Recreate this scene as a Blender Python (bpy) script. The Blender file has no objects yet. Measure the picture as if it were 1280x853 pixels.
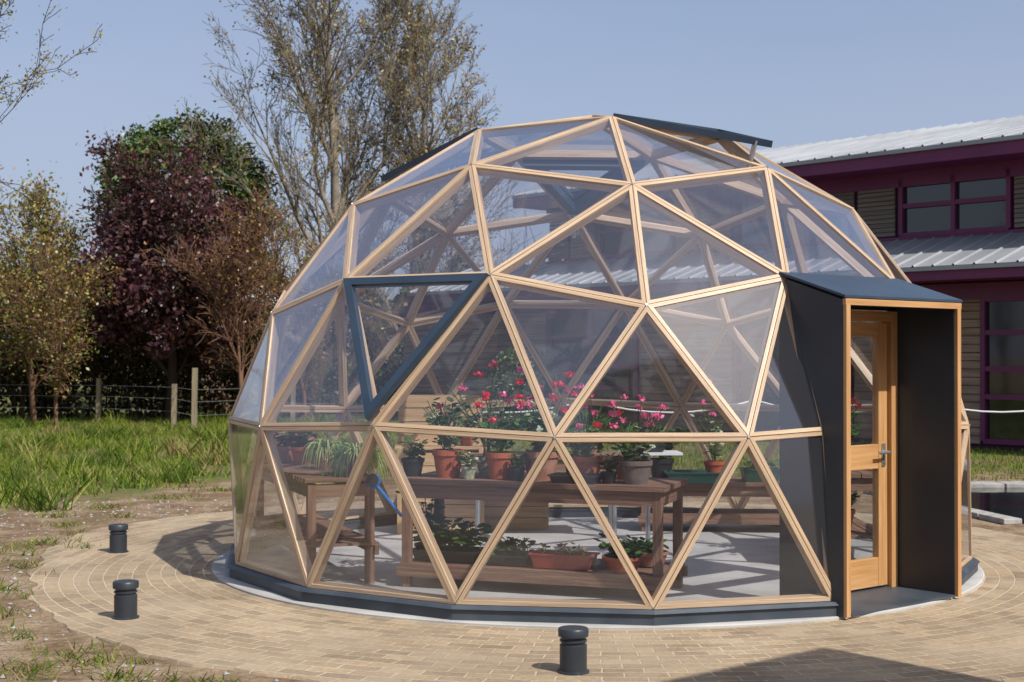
import bpy, math, numpy as np
from mathutils import Vector, Matrix
scene=bpy.context.scene
RNG=np.random.default_rng(7)
# ------------------------------------------------------------------ materials
def nt(name):
    m=bpy.data.materials.new(name); m.use_nodes=True; t=m.node_tree; t.nodes.clear()
    o=t.nodes.new('ShaderNodeOutputMaterial'); return m,t,o
def M(name,c1,c2=None,scale=5,rough=.7,bump=0,metal=0,coord='Object',stretch=(1,1,1),trans=0,lo=.35,hi=.65,spec=.5,bscale=None,detail=3):
    m,t,o=nt(name); N=t.nodes; L=t.links
    b=N.new('ShaderNodeBsdfPrincipled'); b.inputs['Roughness'].default_value=rough; b.inputs['Metallic'].default_value=metal
    b.inputs['Specular IOR Level'].default_value=spec
    b.inputs['Base Color'].default_value=(*c1,1)
    tc=N.new('ShaderNodeTexCoord'); mp=N.new('ShaderNodeMapping'); mp.inputs['Scale'].default_value=stretch
    L.new(tc.outputs[coord],mp.inputs['Vector'])
    col=None
    if c2 is not None:
        n=N.new('ShaderNodeTexNoise'); n.inputs['Scale'].default_value=scale; n.inputs['Detail'].default_value=detail
        L.new(mp.outputs[0],n.inputs['Vector'])
        r=N.new('ShaderNodeValToRGB'); r.color_ramp.elements[0].position=lo; r.color_ramp.elements[1].position=hi
        r.color_ramp.elements[0].color=(*c1,1); r.color_ramp.elements[1].color=(*c2,1)
        L.new(n.outputs['Fac'],r.inputs[0]); L.new(r.outputs[0],b.inputs['Base Color']); col=r.outputs[0]
    if bump:
        n2=N.new('ShaderNodeTexNoise'); n2.inputs['Scale'].default_value=bscale or scale*4; n2.inputs['Detail'].default_value=4
        L.new(mp.outputs[0],n2.inputs['Vector'])
        bp=N.new('ShaderNodeBump'); bp.inputs['Strength'].default_value=bump; bp.inputs['Distance'].default_value=.02
        L.new(n2.outputs['Fac'],bp.inputs['Height']); L.new(bp.outputs[0],b.inputs['Normal'])
    if trans:
        tr=N.new('ShaderNodeBsdfTranslucent'); tr.inputs[0].default_value=(*c1,1)
        if col: L.new(col,tr.inputs[0])
        mx=N.new('ShaderNodeMixShader'); mx.inputs[0].default_value=trans
        L.new(b.outputs[0],mx.inputs[1]); L.new(tr.outputs[0],mx.inputs[2]); L.new(mx.outputs[0],o.inputs[0])
    else: L.new(b.outputs[0],o.inputs[0])
    return m
def LF(name,c,trans=.25,rough=.5):
    m,t,o=nt(name); N=t.nodes; L=t.links
    d=N.new('ShaderNodeBsdfDiffuse'); d.inputs[0].default_value=(*c,1); last=d.outputs[0]
    if trans:
        tr=N.new('ShaderNodeBsdfTranslucent'); tr.inputs[0].default_value=(*c,1)
        mx=N.new('ShaderNodeMixShader'); mx.inputs[0].default_value=trans
        L.new(last,mx.inputs[1]); L.new(tr.outputs[0],mx.inputs[2]); last=mx.outputs[0]
    if rough<.6:
        g=N.new('ShaderNodeBsdfGlossy'); g.inputs[0].default_value=(1,1,1,1); g.inputs['Roughness'].default_value=.45
        mx=N.new('ShaderNodeMixShader'); mx.inputs[0].default_value=.04
        L.new(last,mx.inputs[1]); L.new(g.outputs[0],mx.inputs[2]); last=mx.outputs[0]
    L.new(last,o.inputs[0]); return m
def glass_mat(name,tint,haze,refl=.8,base=.07,power=3.,hazecol=(.72,.76,.86)):
    m,t,o=nt(name); N=t.nodes; L=t.links
    tr=N.new('ShaderNodeBsdfTransparent'); tr.inputs[0].default_value=(*tint,1)
    gl=N.new('ShaderNodeBsdfGlossy'); gl.inputs['Roughness'].default_value=.05; gl.inputs[0].default_value=(.92,.94,1,1)
    df=N.new('ShaderNodeBsdfDiffuse'); df.inputs[0].default_value=(*hazecol,1)
    lw=N.new('ShaderNodeLayerWeight'); lw.inputs[0].default_value=.5
    p=N.new('ShaderNodeMath'); p.operation='POWER'; p.inputs[1].default_value=power
    ma=N.new('ShaderNodeMath'); ma.operation='MULTIPLY_ADD'; ma.inputs[1].default_value=refl; ma.inputs[2].default_value=base
    L.new(lw.outputs['Facing'],p.inputs[0]); L.new(p.outputs[0],ma.inputs[0])
    m1=N.new('ShaderNodeMixShader'); m1.inputs[0].default_value=haze
    L.new(tr.outputs[0],m1.inputs[1]); L.new(df.outputs[0],m1.inputs[2])
    m2=N.new('ShaderNodeMixShader'); L.new(ma.outputs[0],m2.inputs[0]); L.new(m1.outputs[0],m2.inputs[1]); L.new(gl.outputs[0],m2.inputs[2])
    L.new(m2.outputs[0],o.inputs[0]); return m
WOOD=M('larch_timber',(.40,.265,.16),(.62,.46,.30),scale=1.6,rough=.42,bump=.15,coord='UV',stretch=(1.2,22,1),lo=.3,hi=.7)
DOORW=M('oiled_door_timber',(.42,.21,.075),(.56,.32,.14),scale=1.6,rough=.42,bump=.1,coord='UV',stretch=(1.2,22,1),lo=.3,hi=.7)
TABW=M('weathered_table_timber',(.13,.065,.04),(.30,.17,.11),scale=1.6,rough=.65,bump=.3,coord='UV',stretch=(1.2,22,1),lo=.3,hi=.7)
PALEW=M('pale_softwood',(.42,.26,.12),(.55,.37,.2),scale=1.6,rough=.6,bump=.2,coord='UV',stretch=(1.2,18,1))
POSTW=M('fence_post_timber',(.16,.13,.08),(.26,.21,.13),scale=2,rough=.8,bump=.3,coord='UV',stretch=(1,15,1))
BLUE=M('anthracite_blue_metal',(.026,.045,.070),(.036,.057,.084),scale=3,rough=.38)
ANTH=M('anthracite_metal',(.022,.027,.033),(.032,.038,.045),scale=3,rough=.42)
PLIN=M('plinth_grey_metal',(.035,.047,.062),(.060,.072,.088),scale=4,rough=.5,bump=.05)
PORT=M('portal_dark_panel',(.022,.027,.034),(.032,.038,.047),scale=2,rough=.45)
STEEL=M('galvanised_steel',(.42,.44,.45),(.55,.57,.58),scale=8,rough=.35,metal=.8)
BLACKP=M('black_plastic',(.015,.015,.016),(.025,.025,.026),rough=.45)
TERRA=M('terracotta',(.36,.075,.03),(.46,.12,.05),scale=14,rough=.7,bump=.05)
TERRA2=M('aged_terracotta',(.33,.13,.08),(.45,.24,.17),scale=10,rough=.8,bump=.1)
REDP=M('red_plastic',(.28,.035,.025),(.36,.06,.04),rough=.5)
GREYP=M('grey_brown_pot',(.12,.09,.08),(.2,.16,.14),scale=10,rough=.7)
WHITEP=M('white_plastic',(.7,.7,.68),(.78,.78,.76),rough=.4)
GREENP=M('dark_green_plastic',(.01,.06,.045),(.015,.08,.055),rough=.4)
BLUEP=M('blue_plastic',(.02,.15,.45),(.03,.2,.5),rough=.35)
SOIL=M('soil',(.03,.02,.014),(.07,.045,.03),scale=30,rough=.95,bump=.5)
LEAF=[LF('leaf_green_a',(.08,.18,.028),.3),LF('leaf_green_b',(.035,.10,.018),.3)]
VARL=M('variegated_leaf',(.3,.36,.2),(.62,.62,.47),scale=40,rough=.5,trans=.25)
SPID=LF('spider_plant_leaf',(.36,.42,.14),.3)
SPIG=LF('spider_plant_green',(.14,.27,.05),.3)
STEM=LF('plant_stem',(.09,.12,.03),0,.7)
REDF=LF('red_petals',(.75,.012,.04),.25)
PINKF=LF('pink_petals',(.8,.13,.30),.25)
BARK=M('bark',(.13,.105,.075),(.24,.20,.15),scale=3,rough=.9)
BARKD=LF('dark_bark',(.065,.045,.032),0,.9)
BARKR=LF('reddish_twigs',(.17,.095,.06),0,.9)
COP=[LF('copper_leaf_a',(.085,.026,.034)),LF('copper_leaf_b',(.035,.012,.018)),LF('copper_leaf_c',(.15,.05,.045))]
SPR=[LF('spring_leaf_a',(.30,.26,.05),.35),LF('spring_leaf_b',(.34,.2,.045),.35),LF('spring_leaf_c',(.12,.15,.035),.35)]
EVG=[LF('evergreen_a',(.07,.12,.02),.15),LF('evergreen_b',(.025,.05,.012),.1),LF('evergreen_c',(.14,.18,.035),.2)]
BRN=[LF('brown_leaf_a',(.09,.058,.03),.2,.7),LF('brown_leaf_b',(.035,.028,.016),.1,.7),LF('brown_leaf_c',(.07,.09,.02),.2,.7)]
GRS=[LF('grass_a',(.19,.24,.035),.3,.7),LF('grass_b',(.09,.145,.024),.3,.7),LF('grass_c',(.30,.29,.09),.3,.7),LF('dry_grass',(.30,.22,.10),.2,.7)]
PURP=M('purple_paint',(.125,.013,.07),(.15,.018,.085),scale=1,rough=.45)
PURPD=M('dark_purple_soffit',(.075,.012,.042),(.085,.016,.05),scale=1,rough=.6)
CLAD=M('timber_cladding',(.20,.13,.09),(.34,.235,.165),scale=1.5,rough=.8,bump=.2,coord='UV',stretch=(.5,10,1))
CLADG=M('greyed_timber_cladding',(.14,.115,.09),(.23,.195,.16),scale=1.5,rough=.8,bump=.2,coord='UV',stretch=(.5,10,1))
ROOF=M('grey_metal_roof',(.25,.26,.27),(.33,.34,.35),scale=.8,rough=.5,metal=.1)
WGL=M('building_window_glass',(.012,.014,.016),None,rough=.06,spec=1)
BRICK=M('brown_brickwork',(.14,.075,.05),(.22,.13,.09),scale=6,rough=.9,bump=.2)
WHITEF=M('white_fascia_paint',(.6,.6,.58),None,rough=.6)
PANES=[glass_mat('clear_dome_panel_a',(.93,.935,.955),.015,refl=.85,base=.07,power=2.5),glass_mat('clear_dome_panel_b',(.92,.925,.95),.022,refl=.85,base=.085,power=2.4),glass_mat('roof_panel_painted_sheen_a',(.90,.905,.94),.035,refl=.85,base=.11,power=2.1),glass_mat('roof_panel_painted_sheen_b',(.91,.915,.945),.026,refl=.85,base=.09,power=2.3)]  # last two: extra pale haze and reflection paint a sky sheen into upper panels
PANE=PANES[0]
DGL=glass_mat('door_glass',(.88,.9,.9),.01,base=.09)
STONE=M('stone_edging',(.25,.24,.22),(.38,.36,.33),scale=8,rough=.9,bump=.2)
ROPE=M('white_rope',(.6,.6,.58),None,rough=.8)
WATER=M('dark_pond_water',(.006,.008,.006),None,scale=2,rough=.05,spec=1,bump=.06,bscale=6)
CONC=M('pale_concrete',(.36,.345,.32),(.46,.44,.41),scale=2.5,rough=.85,bump=.1,bscale=40)
# ------------------------------------------------------------------ mesh builders
def link(ob,parent=None):
    scene.collection.objects.link(ob)
    if parent: ob.parent=parent
    return ob
def empty(name,loc=(0,0,0)):
    e=bpy.data.objects.new(name,None); e.empty_display_size=.2; return link(e)
class MB:
    def __init__(s): s.V=[];s.F=[];s.I=[];s.U=[]
    def add(s,vs,fs,mi=0,uv=None):
        o=len(s.V); s.V+= [tuple(v) for v in vs]
        for k,f in enumerate(fs):
            s.F.append([o+i for i in f]); s.I.append(mi)
            s.U.append(uv[k] if uv else [(0,0)]*len(f))
    def hexa(s,a,b,mi=0):
        a=[np.array(p,float) for p in a]; b=[np.array(p,float) for p in b]
        L=np.linalg.norm(b[0]-a[0]); o=float(RNG.random()*60); q=float(RNG.random()*30)
        fs=[(0,1,5,4),(1,2,6,5),(2,3,7,6),(3,0,4,7),(3,2,1,0),(4,5,6,7)]
        uv=[]; acc=q
        for k in range(4):
            w=np.linalg.norm(a[(k+1)%4]-a[k]); uv.append([(o,acc),(o,acc+w),(o+L,acc+w),(o+L,acc)]); acc+=w
        w=np.linalg.norm(a[1]-a[0]);h=np.linalg.norm(a[2]-a[1])
        uv+= [[(o,q),(o,q+h),(o+.02,q+h),(o+.02,q)]]*2
        s.add(a+b,fs,mi,uv)
    def bar(s,p0,p1,w,h,up=(0,0,1),mi=0):
        p0=np.array(p0,float);p1=np.array(p1,float);d=p1-p0;d/=np.linalg.norm(d)
        up=np.array(up,float); x=np.cross(d,up)
        if np.linalg.norm(x)<1e-4: x=np.cross(d,(1,0,0))
        x/=np.linalg.norm(x); u=np.cross(x,d)
        c=[x*w/2-u*h/2,x*w/2+u*h/2,-x*w/2+u*h/2,-x*w/2-u*h/2]
        s.hexa([p0+k for k in c],[p1+k for k in c],mi)
    def tube(s,p0,p1,r0,r1,n=8,mi=0,caps=True):
        p0=np.array(p0,float);p1=np.array(p1,float);d=p1-p0;d/=max(np.linalg.norm(d),1e-9)
        x=np.cross(d,(0,0,1)); 
        if np.linalg.norm(x)<1e-3: x=np.array([1.,0,0])
        x/=np.linalg.norm(x); y=np.cross(d,x)
        A=[2*math.pi*k/n for k in range(n)]
        vs=[p0+r0*(math.cos(a)*x+math.sin(a)*y) for a in A]+[p1+r1*(math.cos(a)*x+math.sin(a)*y) for a in A]
        fs=[(k,(k+1)%n,n+(k+1)%n,n+k) for k in range(n)]
        if caps: fs+= [tuple(range(n))[::-1],tuple(range(n,2*n))]
        s.add(vs,fs,mi)
    def lathe(s,c,prof,n=24,mi=0):
        vs=[];fs=[]
        for r,z in prof:
            for k in range(n):
                a=2*math.pi*k/n; vs.append((c[0]+r*math.cos(a),c[1]+r*math.sin(a),c[2]+z))
        for j in range(len(prof)-1):
            for k in range(n):
                fs.append((j*n+k,j*n+(k+1)%n,(j+1)*n+(k+1)%n,(j+1)*n+k))
        s.add(vs,fs,mi)
    def disc(s,c,r,n=20,mi=0):
        s.add([(c[0]+r*math.cos(2*math.pi*k/n),c[1]+r*math.sin(2*math.pi*k/n),c[2]) for k in range(n)],[tuple(range(n))],mi)
    def leaf(s,c,d,up,l,w,mi):
        c=np.array(c);d=np.array(d,float);d/=np.linalg.norm(d);x=np.cross(d,up);x/=max(np.linalg.norm(x),1e-6)
        s.add([c,c+d*l*.25+x*w*.42,c+d*l*.7+x*w*.45,c+d*l,c+d*l*.7-x*w*.45,c+d*l*.25-x*w*.42],[(0,1,2,3,4,5)],mi)
    def done(s,name,mats,parent=None,smooth=False,bevel=0):
        me=bpy.data.meshes.new(name); me.from_pydata(s.V,[],s.F)
        me.polygons.foreach_set('material_index',s.I)
        uvl=me.uv_layers.new(name='UVMap'); flat=[c for u in s.U for p in u for c in p]
        uvl.data.foreach_set('uv',flat)
        if smooth: me.polygons.foreach_set('use_smooth',[True]*len(me.polygons))
        for m in mats: me.materials.append(m)
        me.update(); ob=bpy.data.objects.new(name,me); link(ob,parent)
        if smooth:
            try: me.set_sharp_from_angle(angle=math.radians(40))
            except Exception: pass
        if bevel:
            b=ob.modifiers.new('b','BEVEL'); b.width=bevel; b.segments=2; b.limit_method='ANGLE'
        return ob
def mesh_np(name,V,F,mats,idx=None,parent=None,smooth=False):
    me=bpy.data.meshes.new(name); n,k=F.shape
    me.vertices.add(len(V)); me.vertices.foreach_set('co',V.astype(np.float32).ravel())
    me.loops.add(n*k); me.loops.foreach_set('vertex_index',F.astype(np.int32).ravel())
    me.polygons.add(n); me.polygons.foreach_set('loop_start',np.arange(0,n*k,k,dtype=np.int32))
    for m in mats: me.materials.append(m)
    if idx is not None: me.polygons.foreach_set('material_index',idx.astype(np.int32))
    if smooth: me.polygons.foreach_set('use_smooth',np.ones(n,bool))
    me.update(calc_edges=True); me.validate()
    return link(bpy.data.objects.new(name,me),parent)
def nrm(v): return v/np.maximum(np.linalg.norm(v,axis=-1,keepdims=True),1e-9)
def cards(rng,P,size,mats,name,parent=None,flat=0.,w=.6,probs=None,idx=None):
    n=len(P); d=nrm(rng.normal(size=(n,3))); d2=rng.normal(size=(n,3))
    x=nrm(np.cross(d,d2)); s=(size*rng.uniform(.6,1.4,n))[:,None]
    V=np.stack([P-d*s*.5,P+x*s*w*.5,P+d*s*.5,P-x*s*w*.5],1).reshape(-1,3)
    F=np.arange(4*n).reshape(n,4)
    return mesh_np(name,V,F,mats,rng.choice(len(mats),n,p=probs) if idx is None else idx,parent)
def tubes(S,k,name,mats,parent=None):
    S=np.array(S); p0=S[:,0:3];p1=S[:,3:6];r0=S[:,6:7];r1=S[:,7:8]; d=nrm(p1-p0)
    ref=np.where(np.abs(d[:,2:3])>.9,np.array([[1.,0,0]]),np.array([[0,0,1.]])); x=nrm(np.cross(d,ref)); y=np.cross(d,x)
    ring=[]
    for p,r in ((p0,r0),(p1,r1)):
        for j in range(k):
            a=2*math.pi*j/k; ring.append(p+r*(math.cos(a)*x+math.sin(a)*y))
    V=np.stack(ring,1).reshape(-1,3); n=len(S); b=(np.arange(n)*2*k)[:,None]
    F=np.concatenate([b+np.array([[j,(j+1)%k,k+(j+1)%k,k+j]]) for j in range(k)],0)
    return mesh_np(name,V,F,mats,None,parent,True)
def grow(rng,p,d,L,r,lev,mx,segs,tips,P):
    n=P['n'][lev]; r0=r
    for i in range(n):
        d=d+rng.normal(0,P['w'][lev],3); d[2]+=P['up'][lev]; d=d/np.linalg.norm(d)
        q=p+d*(L/n); r1=max(r*(1-.8*(i+1)/n),P['rmin'])
        segs.append((*p,*q,r0,r1)); 
        if lev>=mx-1: tips.append(q)
        if lev<mx and (i+1)/n>P['start'][lev]:
            for c in range(P['c'][lev]):
                a=P['ang'][lev]*rng.uniform(.7,1.25); v=rng.normal(size=3); v-=v@d*d; v/=np.linalg.norm(v)
                cd=d*math.cos(a)+v*math.sin(a)
                cl=L*P['ratio'][lev]*(1-P['tp'][lev]*(i+1)/n)*rng.uniform(.7,1.2)
                grow(rng,q,cd,cl,max(r1*.6,P['rmin']),lev+1,mx,segs,tips,P)
        p=q; r0=r1
def tree(name,seed,base,H,r,P,mx,mats,bark,leafn,leafs,probs=None,jit=.15,k=4,lean=(0,0,1)):
    rng=np.random.default_rng(seed); segs=[];tips=[]
    grow(rng,np.array(base,float),np.array(lean,float),H,r,0,mx,segs,tips,P)
    e=empty(name); tubes(segs,k,'trunk_and_branches',[bark],e)
    if leafn:
        T=np.array(tips); idx=rng.integers(0,len(T),leafn); pts=T[idx]+rng.normal(0,jit,(leafn,3))
        cards(rng,pts,leafs,mats,'leaves',e,probs=probs)
    return e,np.array(tips)
# ------------------------------------------------------------------ dome
R=3.0; ZC=.6594
def D(r,az,z=None):
    a=math.radians(az); return np.array([R*r*math.sin(a),-R*r*math.cos(a),ZC+R*z])
BZ=-.18
apex=D(0,0,1)
L4=[D(.343,72*k,.9393) for k in range(5)]
L3={};L2={};L1={};L0={}
for k in range(5):
    b=72*k
    L3[b]=D(.6868,b,.727); L3[b+36]=D(.607,b+36,.7947)
    L2[(b,0)]=D(.894,b,.447); L2[(b,1)]=D(.857,b+22.4,.515); L2[(b,2)]=D(.857,b+49.6,.515)
    L1[(b,0)]=D(.985,b+11.8,.1717); L1[(b,1)]=D(.982,b+36,.1876); L1[(b,2)]=D(.985,b+60.2,.1717)
    L0[(b,0)]=D(.982,b,BZ); L0[(b,1)]=D(.985,b+24.2,BZ); L0[(b,2)]=D(.985,b+47.8,BZ)
T=[]
for k in range(5):
    b=72*k; nb=(b+72)%360; n=(k+1)%5
    T.append((apex,L4[k],L4[n],'cap'))
    T.append((L4[k],L3[b],L3[b+36],'r4'))
    T.append((L4[n],L3[b+36],L3[nb],'r4'))
    T.append((L4[k],L3[b+36],L4[n],'vent%d'%((b+36)%360)))
    T.append((L3[b],L2[(b,0)],L2[(b,1)],'r3'))
    T.append((L3[b],L2[(b,1)],L3[b+36],'r3'))
    T.append((L3[b+36],L2[(b,1)],L2[(b,2)],'r3'))
    T.append((L3[b+36],L2[(b,2)],L3[nb],'r3'))
    T.append((L3[nb],L2[(b,2)],L2[(nb,0)],'r3'))
    T.append((L2[(b,0)],L1[(b,0)],L2[(b,1)],'r2'))
    T.append((L2[(b,1)],L1[(b,0)],L1[(b,1)],'doorL' if b==0 else 'r2'))
    T.append((L2[(b,1)],L1[(b,1)],L2[(b,2)],'door' if b==0 else ('front_vent' if b==288 else 'r2')))
    T.append((L2[(b,2)],L1[(b,1)],L1[(b,2)],'doorR' if b==0 else 'r2'))
    T.append((L2[(b,2)],L1[(b,2)],L2[(nb,0)],'r2'))
    T.append((L2[(nb,0)],L1[(b,2)],L1[(nb,0)],'r2'))
    T.append((L1[(b,0)],L0[(b,0)],L0[(b,1)],'r1'))
    T.append((L1[(b,0)],L0[(b,1)],L1[(b,1)],'door1L' if b==0 else 'r1'))
    T.append((L1[(b,1)],L0[(b,1)],L0[(b,2)],'door' if b==0 else 'r1'))
    T.append((L1[(b,1)],L0[(b,2)],L1[(b,2)],'door1R' if b==0 else 'r1'))
    T.append((L1[(b,2)],L0[(b,2)],L0[(nb,0)],'r1'))
    T.append((L1[(b,2)],L0[(nb,0)],L1[(nb,0)],'r1'))
rad=np.array([math.sin(math.radians(36)),-math.cos(math.radians(36)),0]); tan=np.array([math.cos(math.radians(36)),math.sin(math.radians(36)),0])
def PT(rho,t,z): return rad*rho+tan*t+np.array([0,0,z])
CT=.61; TW=.584
def cut(a,b,t):
    ta=a@tan;tb=b@tan; return a+(b-a)*(t-ta)/(tb-ta)
cutL=cut(L1[(0,0)],L1[(0,1)],-CT); cutR=cut(L1[(0,2)],L1[(0,1)],CT)
cen=np.array([0,0,ZC])
frame=MB(); panes=MB()
def inset(t,d):
    t=[np.array(p) for p in t]; out=[]
    for i in range(3):
        p=t[i];u=nrm(t[(i+1)%3]-p);v=nrm(t[i-1]-p); s=math.sqrt(max(1-(u@v)**2,1e-6)); out.append(p+(u+v)*d/s)
    return out
sc=lambda p,d: cen+(p-cen)*(1+d/R)
def framed(mb,t,w=.025,dep=.07,gap=.0024,lift=0,mi=0):
    o=inset(t,gap); i=inset(t,gap+w)
    for a in range(3):
        b=(a+1)%3
        mb.hexa([sc(o[a],lift),sc(i[a],lift),sc(i[a],lift-dep),sc(o[a],lift-dep)],[sc(o[b],lift),sc(i[b],lift),sc(i[b],lift-dep),sc(o[b],lift-dep)],mi)
def pane(mb,t,d=-.010,ins=.02,mi=0):
    q=inset(t,ins); mb.add([sc(p,d) for p in q],[(0,1,2)],mi)
def rotax(p,a,b,ang):
    return np.array(Matrix.Rotation(ang,3,Vector(nrm(b-a)))@Vector(p-a))+a
def openvent(t,hinge,ang):
    a,b=hinge; best=None
    for s in (1,-1):
        q=[rotax(p,a,b,s*ang) for p in t]
        far=max(np.linalg.norm(p-cen) for p in q)
        if best is None or far>best[0]: best=(far,q)
    return best[1]
dome=empty('geodesic_dome_greenhouse')
vents=MB(); vpan=MB(); act=MB()
def vent(t,hi,ang,w=.05,lift=.02):
    q=openvent(t,(t[hi[0]],t[hi[1]]),ang)
    nn=nrm(np.cross(q[1]-q[0],q[2]-q[0])); c=sum(q)/3
    if nn@(c-cen)<0: nn=-nn
    o=inset([p+nn*lift for p in q],.004); i=inset([p+nn*lift for p in q],.004+w)
    for a in range(3):
        b=(a+1)%3; dn=nn*.05
        vents.hexa([o[a],i[a],i[a]-dn,o[a]-dn],[o[b],i[b],i[b]-dn,o[b]-dn])
    vpan.add([p-nn*.012 for p in inset([p+nn*lift for p in q],.03)],[(0,1,2)])
    return q
for a,b,c,tag in T:
    t=(a,b,c)
    if tag=='door': continue
    if tag=='doorL': t=(L2[(0,1)],L1[(0,0)],cutL)
    if tag=='door1L': t=(L1[(0,0)],L0[(0,1)],cutL)
    if tag=='doorR': t=(L2[(0,2)],cutR,L1[(0,2)])
    if tag=='door1R': t=(cutR,L0[(0,2)],L1[(0,2)])
    framed(frame,t)
    if tag in('vent36','vent252'):
        q=vent(t,(0,2),math.radians(9 if tag=='vent36' else 8)); act.tube(t[1]*.75+sum(t)/12,q[1]*.75+sum(q)/12,.012,.012)
        act.tube(t[1]*.9+t[0]*.1,q[1]*.9+q[0]*.1,.01,.01)
    elif tag=='vent180':
        q=vent(t,(0,2),math.radians(3),w=.09)
        o=inset(t,.029); i=inset(t,.105)
        for x in range(3):
            y=(x+1)%3; vents.hexa([sc(o[x],-.03),sc(i[x],-.03),sc(i[x],-.13),sc(o[x],-.13)],[sc(o[y],-.03),sc(i[y],-.03),sc(i[y],-.13),sc(o[y],-.13)])
        m=sc(t[1],-.20)*.88+sum(t)/3*.12; Z=np.array([0,0,1.]); X=np.array([1.,0,0])
        for s in(-1,1): act.tube(m+X*.035*s+Z*.1,m+X*.035*s-Z*.14,.011,.011)
        act.tube(m-Z*.16,m+Z*.13,.022,.016)
        for z in(-.12,-.03,.06): act.tube(m-X*.075+Z*z,m+X*.075+Z*z,.012,.012)
    elif tag=='front_vent':
        q=vent(t,(0,2),math.radians(4),w=.055,lift=.025)
    else:
        hi_=sum(t)[2]/3>1.75  # upper panels take the materials with the painted-in sheen
        pane(panes,t,mi=(2 if hi_ else 0)+int(RNG.integers(2)),d=-.010+float(RNG.normal(0,.001)))
frame.done('timber_frame',[WOOD],dome); panes.done('clear_panels',PANES,dome)
vents.done('roof_vent_frames',[BLUE],dome); vpan.done('vent_panels',[PANE],dome); act.done('vent_actuators',[STEEL],dome)
# plinth
pl=MB()
ring=[L0[(72*k,j)] for k in range(5) for j in range(3)]
def sc2(p,r,z): q=p*(r); return np.array([q[0],q[1],z])
for i in range(15):
    if i==1: continue
    a=ring[i].copy();b=ring[(i+1)%15].copy(); a[2]=b[2]=0
    pl.hexa([sc2(a,1.014,.0),sc2(a,1.014,.098),sc2(a,.972,.098),sc2(a,.972,0)],[sc2(b,1.014,.0),sc2(b,1.014,.098),sc2(b,.972,.098),sc2(b,.972,0)])
    pl.hexa([sc2(a,1.02,.1),sc2(a,1.012,.119),sc2(a,.97,.119),sc2(a,.97,.1)],[sc2(b,1.02,.1),sc2(b,1.012,.119),sc2(b,.97,.119),sc2(b,.97,.1)])
pl.done('plinth',[PLIN],dome)
bo=MB()
for p in [L2[k] for k in L2]+[L3[k] for k in list(L3)]+[L1[k] for k in L1 if k!=(0,1)]:
    u=nrm(p-cen); bo.tube(p+u*.0,p+u*.004,.009,.008,n=10)
bo.done('node_bolts',[STEEL],dome)
# portal
po=MB()
RF=2.975
for s in(-1,1):
    prof=[(2.43,.03),(RF,.03),(RF,2.035),(2.5,2.19),(2.43,2.19)]
    vs=[PT(r_,s*TW,z_) for r_,z_ in prof]+[PT(r_,s*.60,z_) for r_,z_ in prof]; n=5
    po.add(vs,[tuple(range(n)),tuple(range(n,2*n))]+[(k,(k+1)%n,n+(k+1)%n,n+k) for k in range(n)])
    prof=[(2.90,.03),(RF-.002,.03),(RF-.002,2.033),(2.52,2.18)]
    vs=[PT(r_,s*.602,z_) for r_,z_ in prof]+[PT(r_,s*.635,z_) for r_,z_ in prof]; n=4
    po.add(vs,[tuple(range(n)),tuple(range(n,2*n))]+[(k,(k+1)%n,n+(k+1)%n,n+k) for k in range(n)])
W_=TW-.004
po.hexa([PT(2.47,-W_,2.0),PT(2.43,-W_,2.0),PT(2.43,-W_,2.14),PT(2.47,-W_,2.14)],[PT(2.47,W_,2.0),PT(2.43,W_,2.0),PT(2.43,W_,2.14),PT(2.47,W_,2.14)])
po.hexa([PT(2.475,-W_,2.15),PT(2.475,-W_,2.18),PT(RF-.003,-W_,2.027),PT(RF-.003,-W_,1.995)],[PT(2.475,W_,2.15),PT(2.475,W_,2.18),PT(RF-.003,W_,2.027),PT(RF-.003,W_,1.995)])
po.done('portal_walls',[PORT],dome)
pr=MB(); pr.hexa([PT(2.47,-.65,2.215),PT(2.47,-.65,2.232),PT(3.0,-.65,2.062),PT(3.0,-.65,2.045)],[PT(2.47,.65,2.215),PT(2.47,.65,2.232),PT(3.0,.65,2.062),PT(3.0,.65,2.045)])
pr.done('portal_roof',[BLUE],dome)
tr=MB()
for s in(-1,1): tr.bar(PT(RF+.012,s*(.613),.03),PT(RF+.012,s*(.613),2.0),.042,.024,up=rad)
tr.bar(PT(RF+.012,-.64,2.02),PT(RF+.012,.64,2.02),.024,.04,up=(0,0,1))
tr.done('portal_trim',[DOORW],dome)
th=MB(); th.hexa([PT(2.3,-.57,.031),PT(2.3,-.57,.045),PT(2.99,-.57,.045),PT(2.99,-.57,.031)],[PT(2.3,.57,.031),PT(2.3,.57,.045),PT(2.99,.57,.045),PT(2.99,.57,.031)])
th.done('threshold',[PLIN],dome)
dr=MB(); RD=2.47
for s in(-1,1): dr.bar(PT(RD,s*.545,.045),PT(RD,s*.545,1.99),.07,.10,up=rad)
dr.bar(PT(RD,-.509,1.955),PT(RD,.509,1.955),.10,.07)
dl=MB()
for s in(-1,1): dl.bar(PT(RD-.01,s*.455,.06),PT(RD-.01,s*.455,1.91),.1,.055,up=rad)
for z,h in((1.86,.1),(.97,.17),(.16,.2)): dl.bar(PT(RD-.01,-.404,z),PT(RD-.01,.404,z),.052,h)
dr.done('door_frame',[DOORW],dome); dl.done('door_leaf',[DOORW],dome,bevel=.003)
dg=MB()
for z0,z1 in((.255,.89),(1.05,1.815)): dg.add([PT(RD-.01,-.41,z0),PT(RD-.01,.41,z0),PT(RD-.01,.41,z1),PT(RD-.01,-.41,z1)],[(0,1,2,3)])
dg.done('door_glass',[DGL],dome)
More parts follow.
